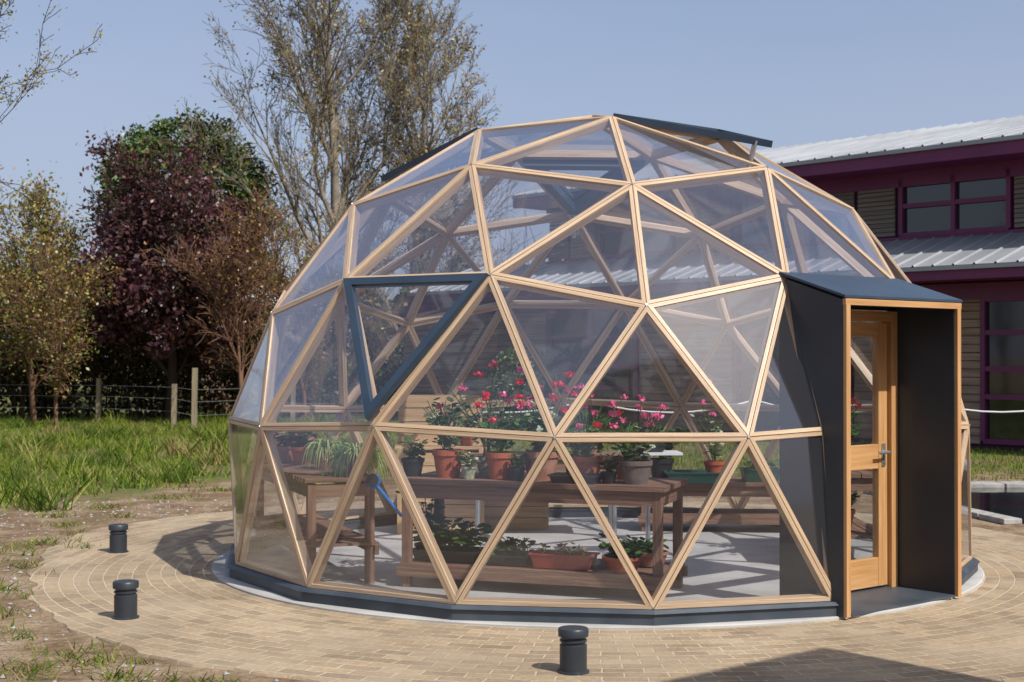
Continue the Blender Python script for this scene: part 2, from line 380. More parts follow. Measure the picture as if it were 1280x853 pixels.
dh=MB(); dh.bar(PT(RD+.022,.455,.9),PT(RD+.022,.455,1.06),.04,.006,up=rad); dh.tube(PT(RD+.02,.455,1.0),PT(RD+.07,.455,1.0),.011,.011); dh.tube(PT(RD+.07,.46,1.0),PT(RD+.07,.34,1.0),.01,.01)
dh.tube(PT(RD+.022,.455,.93),PT(RD+.03,.455,.93),.014,.014)
dh.done('door_handle',[STEEL],dome)
# ------------------------------------------------------------------ ground
def ground():
    m,t,o=nt('ground_soil_and_grass'); N=t.nodes;L=t.links
    def mth(op,a,b=None,c=None):
        n=N.new('ShaderNodeMath'); n.operation=op
        for i,v in enumerate((a,b,c)):
            if v is None: continue
            if isinstance(v,(int,float)): n.inputs[i].default_value=v
            else: L.new(v,n.inputs[i])
        return n.outputs[0]
    def noise(s,d=3):
        n=N.new('ShaderNodeTexNoise'); n.inputs['Scale'].default_value=s; n.inputs['Detail'].default_value=d; L.new(tc.outputs['Object'],n.inputs['Vector']); return n.outputs['Fac']
    def ramp(f,c1,c2,lo,hi):
        r=N.new('ShaderNodeValToRGB'); r.color_ramp.elements[0].position=lo; r.color_ramp.elements[1].position=hi
        r.color_ramp.elements[0].color=(*c1,1); r.color_ramp.elements[1].color=(*c2,1); L.new(f,r.inputs[0]); return r.outputs[0]
    def mix(f,a,b):
        n=N.new('ShaderNodeMix'); n.data_type='RGBA'; L.new(f,n.inputs[0]); L.new(a,n.inputs[6]); L.new(b,n.inputs[7]); return n.outputs[2]
    tc=N.new('ShaderNodeTexCoord'); sp=N.new('ShaderNodeSeparateXYZ'); L.new(tc.outputs['Object'],sp.inputs[0])
    x=mth('ADD',mth('MINIMUM',sp.outputs[0],-4.0),5.81)
    f=mth('SUBTRACT',mth('SUBTRACT',sp.outputs[1],3.6),mth('MAXIMUM',mth('MULTIPLY',x,2.2),0))
    f=mth('ADD',f,mth('MULTIPLY',mth('SUBTRACT',noise(1.3),.5),6))
    g=mth('MINIMUM',mth('MAXIMUM',mth('MULTIPLY',f,.9),0),1)
    dirt=mix(ramp(noise(2.2),(0,0,0),(1,1,1),.42,.6),ramp(noise(14),(.13,.08,.045),(.22,.145,.085),.35,.65),ramp(noise(30),(.23,.16,.10),(.33,.24,.155),.35,.65))
    moss=ramp(noise(3.1),(0,0,0),(1,1,1),.57,.68)
    dirt=mix(mth('MULTIPLY',moss,.35),dirt,ramp(noise(25),(.05,.07,.02),(.12,.13,.035),.3,.7))
    peb=N.new('ShaderNodeTexVoronoi'); peb.inputs['Scale'].default_value=28; L.new(tc.outputs['Object'],peb.inputs['Vector'])
    pm=ramp(peb.outputs['Distance'],(1,1,1),(0,0,0),.12,.2)
    pm2=mth('MULTIPLY',pm,ramp(noise(6),(0,0,0),(1,1,1),.5,.6))
    dirt=mix(mth('MULTIPLY',pm2,.6),dirt,ramp(noise(40),(.3,.26,.2),(.45,.40,.33),.4,.6))
    gr=mix(ramp(noise(.9),(0,0,0),(1,1,1),.45,.6),ramp(noise(5),(.06,.08,.018),(.14,.16,.04),.3,.7),ramp(noise(9),(.13,.09,.045),(.2,.16,.07),.3,.7))
    col=mix(g,dirt,gr)
    b=N.new('ShaderNodeBsdfPrincipled'); b.inputs['Roughness'].default_value=.95; b.inputs['Specular IOR Level'].default_value=.2
    L.new(col,b.inputs['Base Color'])
    bp=N.new('ShaderNodeBump'); bp.inputs['Strength'].default_value=.9; bp.inputs['Distance'].default_value=.05
    L.new(mth('ADD',noise(12,6),mth('MULTIPLY',pm,.25)),bp.inputs['Height']); L.new(bp.outputs[0],b.inputs['Normal'])
    L.new(b.outputs[0],o.inputs[0]); return m
g=MB(); g.add([(-600,-600,0),(600,-600,0),(600,900,0),(-600,900,0)],[(0,1,2,3)]); g.done('ground',[ground()])
def paving():
    m,t,o=nt('block_paving'); N=t.nodes;L=t.links
    def mth(op,a,b=None):
        n=N.new('ShaderNodeMath'); n.operation=op
        for i,v in enumerate((a,b)):
            if v is None: continue
            if isinstance(v,(int,float)): n.inputs[i].default_value=v
            else: L.new(v,n.inputs[i])
        return n.outputs[0]
    def rmp(f,lo,hi,c1,c2):
        r=N.new('ShaderNodeValToRGB'); r.color_ramp.elements[0].position=lo;r.color_ramp.elements[1].position=hi; r.color_ramp.elements[0].color=(*c1,1); r.color_ramp.elements[1].color=(*c2,1); L.new(f,r.inputs[0]); return r.outputs[0]
    def mix(a,b,f=1,bt='MULTIPLY'):
        n=N.new('ShaderNodeMix'); n.data_type='RGBA'; n.blend_type=bt
        if isinstance(f,(int,float)): n.inputs[0].default_value=f
        else: L.new(f,n.inputs[0])
        L.new(a,n.inputs[6]); L.new(b,n.inputs[7]); return n.outputs[2]
    def noise(s,d):
        n=N.new('ShaderNodeTexNoise'); n.inputs['Scale'].default_value=s; n.inputs['Detail'].default_value=d; L.new(tc.outputs['Object'],n.inputs['Vector']); return n
    tc=N.new('ShaderNodeTexCoord'); sp=N.new('ShaderNodeSeparateXYZ'); L.new(tc.outputs['Object'],sp.inputs[0])
    ang=mth('MULTIPLY',mth('ARCTAN2',sp.outputs[0],mth('MULTIPLY',sp.outputs[1],-1)),3.85)
    rr=mth('SQRT',mth('ADD',mth('MULTIPLY',sp.outputs[0],sp.outputs[0]),mth('MULTIPLY',sp.outputs[1],sp.outputs[1])))
    cb=N.new('ShaderNodeCombineXYZ'); L.new(ang,cb.inputs[0]); L.new(rr,cb.inputs[1])
    wob=noise(6,2)
    vm=N.new('ShaderNodeVectorMath'); vm.operation='MULTIPLY_ADD'; vm.inputs[1].default_value=(.025,.025,0); L.new(wob.outputs['Color'],vm.inputs[0]); L.new(cb.outputs[0],vm.inputs[2])
    br=N.new('ShaderNodeTexBrick'); L.new(vm.outputs[0],br.inputs['Vector']); br.inputs['Scale'].default_value=1
    br.inputs['Brick Width'].default_value=.21; br.inputs['Row Height'].default_value=.105; br.inputs['Mortar Size'].default_value=.0065; br.inputs['Mortar Smooth'].default_value=.35
    br.inputs['Color1'].default_value=(.40,.30,.195,1); br.inputs['Color2'].default_value=(.26,.195,.13,1); br.inputs['Mortar'].default_value=(.50,.42,.30,1)
    c=mix(br.outputs['Color'],rmp(noise(1.1,6).outputs['Fac'],.3,.7,(.74,.71,.68),(1.14,1.13,1.1)))
    n2=noise(45,3); c=mix(c,rmp(n2.outputs['Fac'],.3,.7,(.82,.82,.8),(1.13,1.13,1.13)))
    nd=N.new('ShaderNodeRGB'); nd.outputs[0].default_value=(.40,.32,.22,1)
    c=mix(c,nd.outputs[0],mth('MULTIPLY',rmp(noise(1.7,5).outputs['Fac'],.45,.65,(0,0,0),(1,1,1)),.45),'MIX')
    b=N.new('ShaderNodeBsdfPrincipled'); b.inputs['Roughness'].default_value=.85; b.inputs['Specular IOR Level'].default_value=.3; L.new(c,b.inputs['Base Color'])
    bp=N.new('ShaderNodeBump'); bp.inputs['Strength'].default_value=.7; bp.inputs['Distance'].default_value=.008; bp.invert=True
    L.new(mth('SUBTRACT',br.outputs['Fac'],mth('MULTIPLY',n2.outputs['Fac'],.5)),bp.inputs['Height']); L.new(bp.outputs[0],b.inputs['Normal'])
    L.new(b.outputs[0],o.inputs[0]); return m
azk=[-180,-150,-116,-105,-92,-75,-57,-45,-38,-25,0,25,60,90,110,130,150,180]
rk=[5.0,5.2,5.05,4.8,4.5,4.36,4.45,4.55,4.62,4.68,4.8,4.75,4.6,4.4,4.35,4.5,4.8,5.0]
pv=MB(); vs=[];n=240
for k in range(n):
    a=-180+360*k/n; r_=np.interp(a,azk,rk)+.02*math.sin(k*1.7)+.02*math.sin(k*.61); a=math.radians(a); vs.append((r_*math.sin(a),-r_*math.cos(a)))
fs=[]; V=[(2.6*x/math.hypot(x,y),2.6*y/math.hypot(x,y),.012) for x,y in vs]+[(x,y,.012) for x,y in vs]+[(x*1.003,y*1.003,-.01) for x,y in vs]
for j in range(2):
    for k in range(n): fs.append((j*n+k,j*n+(k+1)%n,(j+1)*n+(k+1)%n,(j+1)*n+k))
pv.add(V,fs); pv.done('block_paved_path',[paving()])
sl=MB(); sl.lathe((-.02,.05,0),[(0.001,.03),(3.055,.03),(3.065,.024),(3.065,.0)],n=120); sl.done('concrete_slab',[CONC])
# ------------------------------------------------------------------ bollards
for i,(x,y) in enumerate([(-3.98,.62),(-3.29,-2.44),(-.62,-4.14)]):
    b=MB(); b.lathe((x,y,.012),[(.0,0),(.085,0),(.085,.008),(.072,.012),(.072,.145),(.064,.15),(.064,.158),(.072,.162),(.072,.172),(.064,.176),(.064,.186),(.08,.19),(.081,.225),(.076,.232),(.0,.234)],n=36)
    b.done('bollard_light',[ANTH],smooth=True)
# ------------------------------------------------------------------ furniture
def table(name,o,e,n,L,W,H,mat,shelf=None,slat=False,legs=.06,steel=False):
    o=np.array([*o,0.]);e=np.array([*e,0.]);e/=np.linalg.norm(e);n=np.array([*n,0.]);n/=np.linalg.norm(n); Z=np.array([0,0,1.])
    b=MB(); f0=.03
    nb=max(2,int(W/.1)); w=W/nb
    if not slat:
        for k in range(nb): b.bar(o+n*(w*(k+.5))+Z*(H-.0175),o+n*(w*(k+.5))+e*L+Z*(H-.0175),w-.008,.035)
    else:
        ns=int(L/.09)
        for k in range(ns): b.bar(o+e*(L*(k+.5)/ns)+Z*(H-.015),o+e*(L*(k+.5)/ns)+n*W+Z*(H-.015),.06,.03)
    for s in(.05,W-.05): b.bar(o+n*s+e*.04+Z*(H-.085),o+n*s+e*(L-.04)+Z*(H-.085),.035,.1)
    for u in(.05,L-.05): b.bar(o+e*u+n*.06+Z*(H-.09),o+e*u+n*(W-.06)+Z*(H-.09),.035,.09)
    for u in([.06,L-.06] if L<2.2 else [.06,L/2,L-.06]):
        for s in(.06,W-.06):
            if steel: b.tube(o+e*u+n*s+Z*f0,o+e*u+n*s+Z*(H-.04),.022,.022,mi=1)
            else: b.bar(o+e*u+n*s+Z*f0,o+e*u+n*s+Z*(H-.037),legs,legs,up=e)
    if shelf:
        if slat:
            ns=int(L/.09)
            for k in range(ns): b.bar(o+e*(L*(k+.5)/ns)+Z*(shelf-.01),o+e*(L*(k+.5)/ns)+n*W+Z*(shelf-.01),.055,.02)
        else:
            for k in range(nb): b.bar(o+n*(w*(k+.5))+Z*(shelf-.01)+e*.02,o+n*(w*(k+.5))+e*(L-.02)+Z*(shelf-.01),w-.012,.022)
        for s in(.02,W-.02): b.bar(o+n*s+e*.0+Z*(shelf-.055),o+n*s+e*L+Z*(shelf-.055),.03,.07)
    b.done(name,[mat,STEEL],bevel=0)
T0=np.array([-1.60,-1.45]);E=nrm(np.array([.92,-.39]));NN=np.array([.39,.92])
table('potting_table',T0,E,NN,1.95,.72,.80,TABW,shelf=.2)
table('slatted_potting_table',(-1.72,-1.30),(-.30,.95),(-.95,-.30),2.0,.55,.80,TABW,shelf=.33,slat=True)
table('steel_legged_table',(-.98,1.15),(1,-.06),(.06,1),1.35,.6,.78,TABW,steel=True)
table('back_potting_table',(.6,1.6),(1,-.15),(.15,1),1.5,.55,.5,TABW,shelf=.2)
table('side_potting_table',(2.15,-.95),(.1,1),(-1,.1),1.5,.55,.78,TABW,shelf=.3)
b=MB()
bx,by=-1.62,1.55
for k in range(6): b.bar((bx,by,.12+k*.12),(bx+.75,by,.12+k*.12),.02,.112)
for k in range(6): b.bar((bx,by+.5,.12+k*.12),(bx+.75,by+.5,.12+k*.12),.02,.112)
for x in(0,.75):
    for y in(0,.5): b.bar((bx+x,by+y,.03),(bx+x,by+y,1.28 if y else .82),.06,.05)
for k in range(5): b.bar((bx-.05,by+.05+k*.1,.82),(bx+.8,by+.05+k*.1,.82),.095,.025)
for k in range(3): b.bar((bx,by+.47,.98+k*.13),(bx+.75,by+.47,.98+k*.13),.02,.12)
b.done('potting_bench',[PALEW])
def crate(name,c,L,W,H,mat,d=(1,0)):
    b=MB(); d=nrm(np.array([*d,0.])); n=np.array([-d[1],d[0],0]); c=np.array(c,float); Z=np.array([0,0,1.])
    nb=max(1,int(H/.1))
    for s in(-1,1):
        for k in range(nb):
            z=Z*(H/nb*(k+.5)); b.bar(c+n*s*W/2-d*L/2+z,c+n*s*W/2+d*L/2+z,.018,H/nb-.006); b.bar(c+d*s*(L/2-.01)-n*(W/2-.01)+z,c+d*s*(L/2-.01)+n*(W/2-.01)+z,.018,H/nb-.006)
    b.add([c+d*sx*(L/2-.01)+n*sy*(W/2-.01)+Z*H*.8 for sx,sy in((-1,-1),(1,-1),(1,1),(-1,1))],[(0,1,2,3)],1)
    b.done(name,[mat,SOIL])
crate('wooden_planter_box',(-.62,2.1,.03),.8,.5,.55,PALEW)
crate('wooden_crate',(-1.3,1.8,.835),.4,.3,.16,PALEW)
def tp(s,n,z=.8): p=T0+E*s+NN*n; return np.array([p[0],p[1],z])
# ------------------------------------------------------------------ potted plants
def pot(mb,c,r,h,mi,soil=1,sauc=False):
    mb.lathe(c,[(0,0),(r*.7,0),(r*.92,h*.8),(r*1.0,h*.8),(r*1.02,h),(r*.92,h),(r*.9,h*.88)],n=28,mi=mi); mb.disc((c[0],c[1],c[2]+h*.9),r*.91,mi=soil)
def foliage(mb,rng,c,n,height,spread,leaf,lm,sm,fm=None,fl=0,lps=9,wr=1.0,fhi=1.3):
    for i in range(n):
        a=rng.uniform(0,2*math.pi); out=np.array([math.cos(a),math.sin(a),0]); h=height*rng.uniform(.5,1.05); sp=spread*rng.uniform(.2,1.)
        p=np.array(c,float)+out*rng.uniform(0,.03); pts=[p]
        for k in range(1,6):
            t=k/5; pts.append(np.array(c)+out*sp*t**1.4+np.array([rng.normal(0,.01),rng.normal(0,.01),h*(t-.12*t*t)]))
        for k in range(5): mb.tube(pts[k],pts[k+1],.004,.003,n=4,mi=sm,caps=False)
        for k in range(lps):
            t=rng.uniform(.2,1); j=min(int(t*5),4); q=pts[j]+(pts[j+1]-pts[j])*(t*5-j)
            b=rng.uniform(0,2*math.pi); d=np.array([math.cos(b),math.sin(b),rng.uniform(-.3,.5)]); q2=q+d*leaf*rng.uniform(.2,.8)
            l=leaf*rng.uniform(.6,1.2); mb.leaf(q2,d,nrm(np.array([rng.normal(0,.45),rng.normal(0,.45),1.])),l,l*wr,lm[rng.integers(len(lm))])
    for i in range(fl):
        a=rng.uniform(0,2*math.pi); sp=spread*rng.uniform(.3,1.35); h=height*rng.uniform(.75,fhi)
        q=np.array(c)+np.array([math.cos(a)*sp,math.sin(a)*sp,h]); mb.tube(np.array(c)+np.array([math.cos(a)*sp*.4,math.sin(a)*sp*.4,h*.4]),q,.0035,.003,n=4,mi=sm,caps=False)
        rr_=rng.uniform(.6,1.1); fmi=fm if rng.random()<.8 else (11-fm)
        for k in range(22):
            v=nrm(rng.normal(size=3)); v[2]=abs(v[2])*.8; d=nrm(rng.normal(size=3)); mb.leaf(q+v*.027*rr_,d,v,.024,.021,fmi)
MATS=[TERRA,SOIL,LEAF[0],LEAF[1],STEM,REDF,PINKF,VARL,BLACKP,TERRA2,GREYP,REDP,SPID,GREENP,SPIG]
def planted(name,seed,c,r,h,pm,**k):
    rng=np.random.default_rng(seed); mb=MB(); pot(mb,c,r,h,pm); foliage(mb,rng,(c[0],c[1],c[2]+h*.88),**k); return mb.done(name,MATS)
G=[2,3]
planted('potted_seedling',1,tp(.02,.25),.085,.13,8,n=8,height=.16,spread=.1,leaf=.05,lm=G,sm=4)
planted('potted_geranium',2,tp(.30,.24),.115,.20,0,n=14,height=.42,spread=.22,leaf=.055,lm=[2,7,7,3],sm=4,lps=9,fm=5,fl=2)
planted('potted_variegated_geranium',3,tp(.5,.5),.08,.14,7,n=18,height=.64,spread=.30,leaf=.05,lm=[7,7,2],sm=4,fm=5,fl=3,lps=9)
planted('potted_geranium',4,tp(.70,.24),.11,.19,0,n=11,height=.33,spread=.18,leaf=.055,lm=G,sm=4,fm=5,fl=7,fhi=1.45)
planted('potted_geranium',5,tp(1.0,.28),.125,.2,9,n=12,height=.34,spread=.2,leaf=.06,lm=G+[7],sm=4,fm=5,fl=5,fhi=1.8)
planted('potted_geranium',6,tp(1.32,.33),.105,.17,0,n=13,height=.3,spread=.22,leaf=.055,lm=G,sm=4,fm=6,fl=8,fhi=1.7)
planted('potted_geranium',7,tp(1.70,.2),.115,.16,10,n=14,height=.3,spread=.24,leaf=.055,lm=G+[7],sm=4,fm=6,fl=9,fhi=1.5)
planted('potted_geranium',8,tp(1.55,.55),.10,.16,0,n=13,height=.32,spread=.25,leaf=.055,lm=G,sm=4,fm=6,fl=5)
planted('potted_geranium',9,tp(.85,.58),.09,.16,0,n=12,height=.46,spread=.2,leaf=.05,lm=[2,3,7],sm=4,fm=5,fl=4)
planted('potted_herb',10,tp(.16,.55),.09,.16,0,n=14,height=.42,spread=.2,leaf=.05,lm=[2,3,7],sm=4)
planted('potted_herb',11,tp(1.15,.6),.09,.16,8,n=12,height=.34,spread=.2,leaf=.05,lm=G+[7],sm=4)
planted('potted_herb',12,tp(.86,.14),.06,.09,8,n=9,height=.12,spread=.09,leaf=.035,lm=G,sm=4)
planted('potted_herb',13,tp(.49,.16),.055,.09,7,n=9,height=.12,spread=.08,leaf=.035,lm=G+[7],sm=4)
planted('potted_herb',14,tp(1.52,.16),.06,.08,8,n=9,height=.14,spread=.09,leaf=.035,lm=G,sm=4)
def tray(name,seed,c,L,W,H,d,mi,**k):
    rng=np.random.default_rng(seed); mb=MB(); d=nrm(np.array([*d,0.])); n=np.array([-d[1],d[0],0]); c=np.array(c,float); Z=np.array([0,0,1.])
    def rg(s,z): return [c+d*sx*(L/2*s)+n*sy*(W/2*s)+Z*z for sx,sy in((-1,-1),(1,-1),(1,1),(-1,1))]
    v=rg(.86,0)+rg(1,H)+rg(1.04,H)+rg(1.04,H-.012)+rg(.95,H)+rg(.93,H*.75); f=[(3,2,1,0)]
    for a,b in((0,4),(4,16),(16,20),(8,12),(4,8)):
        for q in range(4): f.append((a+q,a+(q+1)%4,b+(q+1)%4,b+q))
    mb.add(v,f,mi); mb.add(rg(.93,H*.76),[(0,1,2,3)],1)
    if k:
        for j in range(max(2,int(L/.11))):
            u=-L/2+L*(j+.5)/max(2,int(L/.11)); foliage(mb,rng,c+d*u*.85+Z*H*.76,**k)
    mb.done(name,MATS)
tray('seed_tray',20,tp(1.30,.12,.801),.34,.2,.06,E,8)
tray('seed_tray',21,tp(.32,.24,.21),.5,.3,.08,E,8,n=8,height=.24,spread=.18,leaf=.075,lm=[2,2,3],sm=4,lps=7)
tray('seed_tray',22,tp(.78,.22,.21),.36,.28,.07,E,8,n=7,height=.15,spread=.14,leaf=.06,lm=[2,2,3],sm=4,lps=6)
tray('red_trough_planter',23,tp(1.2,.16,.21),.44,.2,.10,E,11,n=3,height=.1,spread=.08,leaf=.04,lm=[10,3,9],sm=4,lps=3)
planted('terracotta_bowl_plant',24,tp(1.62,.15,.21),.14,.1,0,n=18,height=.14,spread=.18,leaf=.06,lm=[2,2,3],sm=4)
planted('terracotta_bowl_plant',25,tp(1.75,.45,.21),.12,.1,9,n=12,height=.1,spread=.14,leaf=.05,lm=G,sm=4)
planted('potted_trailing_plant',26,tp(.12,.3,.21),.1,.1,8,n=14,height=.46,spread=.2,leaf=.05,lm=[2,2,3],sm=4)
tray('green_tray',27,(1.15,1.55,.5),.6,.35,.1,(1,-.1),13)
tray('green_tray',28,(1.75,1.6,.5),.35,.3,.12,(1,-.1),13,n=3,height=.15,spread=.1,leaf=.05,lm=G,sm=4)
def lt(s,n,z=.8): e=nrm(np.array([-.30,.95]));q=np.array([-.95,-.30]); p=np.array([-1.72,-1.30])+e*s+q*n; return np.array([p[0],p[1],z])
def spider(name,seed,c,r,h,pm,n=70,L=.4):
    rng=np.random.default_rng(seed); mb=MB(); pot(mb,c,r,h,pm); c=np.array(c)+np.array([0,0,h*.9])
    for i in range(n):
        a=rng.uniform(0,2*math.pi); out=np.array([math.cos(a),math.sin(a),0]); side=np.array([-out[1],out[0],0])*.8+np.array([0,0,rng.normal(0,.3)]); l=L*rng.uniform(.45,1.2); hh=rng.uniform(.02,.13); w=.0055
        bend=rng.normal(0,.12)
        prev=None
        for k in range(9):
            t=k/8; o2=out+np.array([-out[1],out[0],0])*bend*t; p=c+o2*l*t*(1-.3*t*t)+np.array([0,0,hh*4*t*(1-t)-.5*t**2.5*l]); ww=w*(1-t**3*.9)
            cur=(p-side*ww,p+side*ww)
            if prev: mb.add([prev[0],prev[1],cur[1],cur[0]],[(0,1,2,3)],12 if i%3 else 14)
            prev=cur
    mb.done(name,MATS)
spider('spider_plant',30,lt(.28,.10),.10,.13,0,n=300,L=.36)
spider('spider_plant',31,lt(.85,.2),.09,.15,0,n=130,L=.3)
planted('potted_succulent',32,lt(1.4,.25),.1,.14,0,n=14,height=.17,spread=.16,leaf=.07,lm=[2,10,9],sm=4)
planted('potted_succulent',33,lt(1.85,.3),.09,.12,9,n=12,height=.15,spread=.14,leaf=.05,lm=[3,9],sm=4)
planted('potted_geranium',34,(1.9,-.5,.78),.11,.18,0,n=12,height=.32,spread=.22,leaf=.06,lm=G,sm=4,fm=5,fl=6)
planted('potted_geranium',35,(1.95,-.1,.78),.11,.18,0,n=12,height=.32,spread=.22,leaf=.06,lm=G,sm=4,fm=5,fl=5)
planted('potted_herb',36,(1.9,-.5,.3),.11,.16,0,n=12,height=.25,spread=.2,leaf=.06,lm=G,sm=4)
planted('potted_herb',37,(1.95,-.1,.3),.11,.16,0,n=10,height=.2,spread=.2,leaf=.06,lm=G,sm=4)
planted('potted_variegated_geranium',38,(1.35,1.75,.5),.1,.18,0,n=12,height=.6,spread=.2,leaf=.05,lm=[7,2],sm=4,fm=6,fl=3)
planted('potted_geranium',39,(-.3,1.4,.78),.11,.18,0,n=12,height=.4,spread=.25,leaf=.06,lm=G+[7],sm=4,fm=6,fl=4)
planted('potted_geranium',41,(.15,1.4,.78),.11,.18,9,n=12,height=.3,spread=.25,leaf=.06,lm=G,sm=4,fm=6,fl=4)
planted('potted_herb',42,(.85,1.8,.5),.12,.2,8,n=16,height=.4,spread=.3,leaf=.07,lm=G,sm=4)
planted('potted_herb',43,(-1.0,1.75,.835),.08,.14,0,n=10,height=.25,spread=.2,leaf=.05,lm=G,sm=4)
tray('white_tray',40,(.42,-.1,.90),.26,.2,.06,(1,0),8)
mb=MB(); mb.tube((.42,-.1,.03),(.42,-.1,.86),.02,.02,mi=0); mb.bar((.2,-.1,.885),(.68,-.1,.885),.3,.02,mi=1); mb.done('plant_stand',[STEEL,WHITEP])
bb=MB(); c=np.array([-1.76,-1.62,.80]); d=nrm(np.array([.62,-.1,-.75])); f_=nrm(np.array([-.2,-1,.35]))
bb.tube(c-f_*.012,c+f_*.012,.055,.05,n=24,mi=0); bb.tube(c+f_*.013,c+f_*.02,.045,.045,n=24,mi=1); bb.tube(c+d*.05,c+d*.32,.014,.011,n=10,mi=0)
bb.done('watering_rose',[BLUEP,BLACKP])
# ------------------------------------------------------------------ purple building
BA=np.array([9.14,12.78,0]);BD=np.array([-.631,.776,0]);BN=np.array([-.776,-.631,0])
def B(s,o,z): return BA+BD*s+BN*o+np.array([0,0,z])
bld=empty('purple_school_building')
def bx_(mb,s0,s1,o0,o1,z0,z1,mi=0): mb.hexa([B(s0,o0,z0),B(s0,o0,z1),B(s0,o1,z1),B(s0,o1,z0)],[B(s1,o0,z0),B(s1,o0,z1),B(s1,o1,z1),B(s1,o1,z0)],mi)
w=MB()
bx_(w,-16,12.6,-1.12,-11,3.6,5.3); bx_(w,-16,17.5,-.12,-11.5,0,3.1)
w.done('walls',[PURPD],bld)
gw=MB(); gw.add([B(12.6,-1.12,5.28),B(12.6,-6,6.75),B(12.6,-11,5.28)],[(0,1,2)]); gw.done('gable',[CLADG],bld)
rf=MB()
def corr(s0,s1,o0,z0,o1,z1):
    s=s0; pts=[]
    while s<s1:
        pts+= [(s,0),(s+.34,0),(s+.36,.03),(s+.38,.03),(s+.40,0)]; s+=.4
    for (a,ha),(b,hb) in zip(pts[:-1],pts[1:]):
        if b-a<1e-5: continue
        rf.add([B(a,o0,z0+ha),B(b,o0,z0+hb),B(b,o1,z1+hb),B(a,o1,z1+ha)],[(0,1,2,3)])
corr(-16,13.2,.05,5.58,-6,6.98); corr(-16,13.2,-6,6.98,-12,5.58); corr(-16,16,1.05,3.27,-1.1,3.98)
rf.done('metal_roof',[ROOF],bld)
fa=MB()
bx_(fa,-16,13.2,.02,-.06,5.27,5.565); bx_(fa,-16,16,1.02,.94,3.02,3.255); bx_(fa,-16,17.5,.0,-.12,2.7,3.0)
bx_(fa,13.15,13.25,.0,-12,5.3,5.5)
bx_(fa,-16,13.1,-1.0,-1.11,5.0,5.3); bx_(fa,-16,13.1,-1.02,-1.11,3.9,4.02); fa.done('purple_fascia',[PURP],bld)
gt=MB(); bx_(gt,-16,13.2,.09,.03,5.5,5.57); bx_(gt,-16,16,1.09,1.03,3.19,3.26); gt.done('gutters',[ROOF],bld)
so=MB(); bx_(so,-16,13.1,-.08,-1.1,5.3,5.33); bx_(so,-16,15.9,.92,-.1,3.03,3.06); so.done('soffits',[PURP],bld)
wf=MB(); wg=MB(); cl=MB(); clg=MB()
def win(s0,s1,z0,z1,o,nv,hs):
    bx_(wg,s0,s1,o-.09,o-.1,z0,z1)
    for k in range(nv+1):
        s=s0+(s1-s0)*k/nv; bx_(wf,s-.045,s+.045,o,o-.085,z0,z1)
    for z in [z0,z1]+hs: bx_(wf,s0,s1,o-.008,o-.083,z-.045,z+.045)
def boards(mb,s0,s1,z0,z1,o,h=.15):
    z=z0
    while z<z1-.02:
        mb.hexa([B(s0,o,z),B(s0,o-.015,z+h-.012),B(s0,o-.06,z+h-.012),B(s0,o-.06,z)],[B(s1,o,z),B(s1,o-.015,z+h-.012),B(s1,o-.06,z+h-.012),B(s1,o-.06,z)]); z+=h
for k in range(-4,3):
    s=k*4.1
    win(s+.83,s+3.1,4.05,5.15,-1.0,2,[4.62]); boards(clg,s+3.25,s+4.1,4.05,5.1,-1.03,.09); boards(clg,s+4.2,s+4.83,4.05,5.1,-1.03,.09)
for a,b_ in((-3.2,.79),(-8.5,-5.2),(-13.5,-9.5),(3.6,6.4),(9.2,12.0)): win(a,b_,.15,2.7,.02,max(1,int((b_-a)/1.1)),[.95,1.45,2.1])
for a,b_ in((-5.1,-3.3),(-9.4,-8.6),(.85,3.5),(6.5,9.1),(12.1,17.5)): boards(cl,a,b_,.1,2.7,.0)
wf.done('window_frames',[PURP],bld); wg.done('window_glass',[WGL],bld); cl.done('timber_cladding',[CLAD],bld); clg.done('grey_cladding',[CLADG],bld)
ec=MB()
z=.1
while z<3:
    ec.hexa([B(17.52,0,z),B(17.56,0,z),B(17.54,0,z+.14),B(17.52,0,z+.14)],[B(17.52,-11.5,z),B(17.56,-11.5,z),B(17.54,-11.5,z+.14),B(17.52,-11.5,z+.14)]); z+=.15
ec.done('end_cladding',[CLAD],bld)
# neighbouring building beside the camera (its corner shadow falls on the paving)
nb_=empty('timber_clad_building'); q0=np.array([3.68,-7.19,0]);u1=np.array([-.8,-.6,0]);u2=np.array([.6,-.8,0]); Z5=lambda z:np.array([0,0,z])
w=MB(); w.hexa([q0+Z5(0),q0+Z5(4.8),q0+u2*6+Z5(4.8),q0+u2*6+Z5(0)],[q0+u1*4+Z5(0),q0+u1*4+Z5(4.8),q0+u1*4+u2*6+Z5(4.8),q0+u1*4+u2*6+Z5(0)]); w.done('walls',[CLAD],nb_)
w=MB(); q1=q0-u1*.1-u2*.1
w.hexa([q1+Z5(4.8),q1+Z5(5.0),q1+u2*6.2+Z5(5.0),q1+u2*6.2+Z5(4.8)],[q1+u1*4.2+Z5(4.8),q1+u1*4.2+Z5(5.0),q1+u1*4.2+u2*6.2+Z5(5.0),q1+u1*4.2+u2*6.2+Z5(4.8)]); w.done('flat_roof',[PURP],nb_)
lb=empty('low_brick_building')
w=MB(); w.hexa([(-7.7,30.2,0),(-7.7,30.2,3.1),(-7.7,32,3.1),(-7.7,32,0)],[(-4.7,30.2,0),(-4.7,30.2,3.1),(-4.7,32,3.1),(-4.7,32,0)]); w.done('walls',[BRICK],lb)
w=MB(); w.hexa([(-7.9,29.9,3.12),(-7.9,29.9,3.32),(-7.9,32,3.9),(-7.9,32,3.7)],[(-4.5,29.9,3.12),(-4.5,29.9,3.32),(-4.5,32,3.9),(-4.5,32,3.7)]); w.done('roof',[WHITEF],lb)
w=MB()
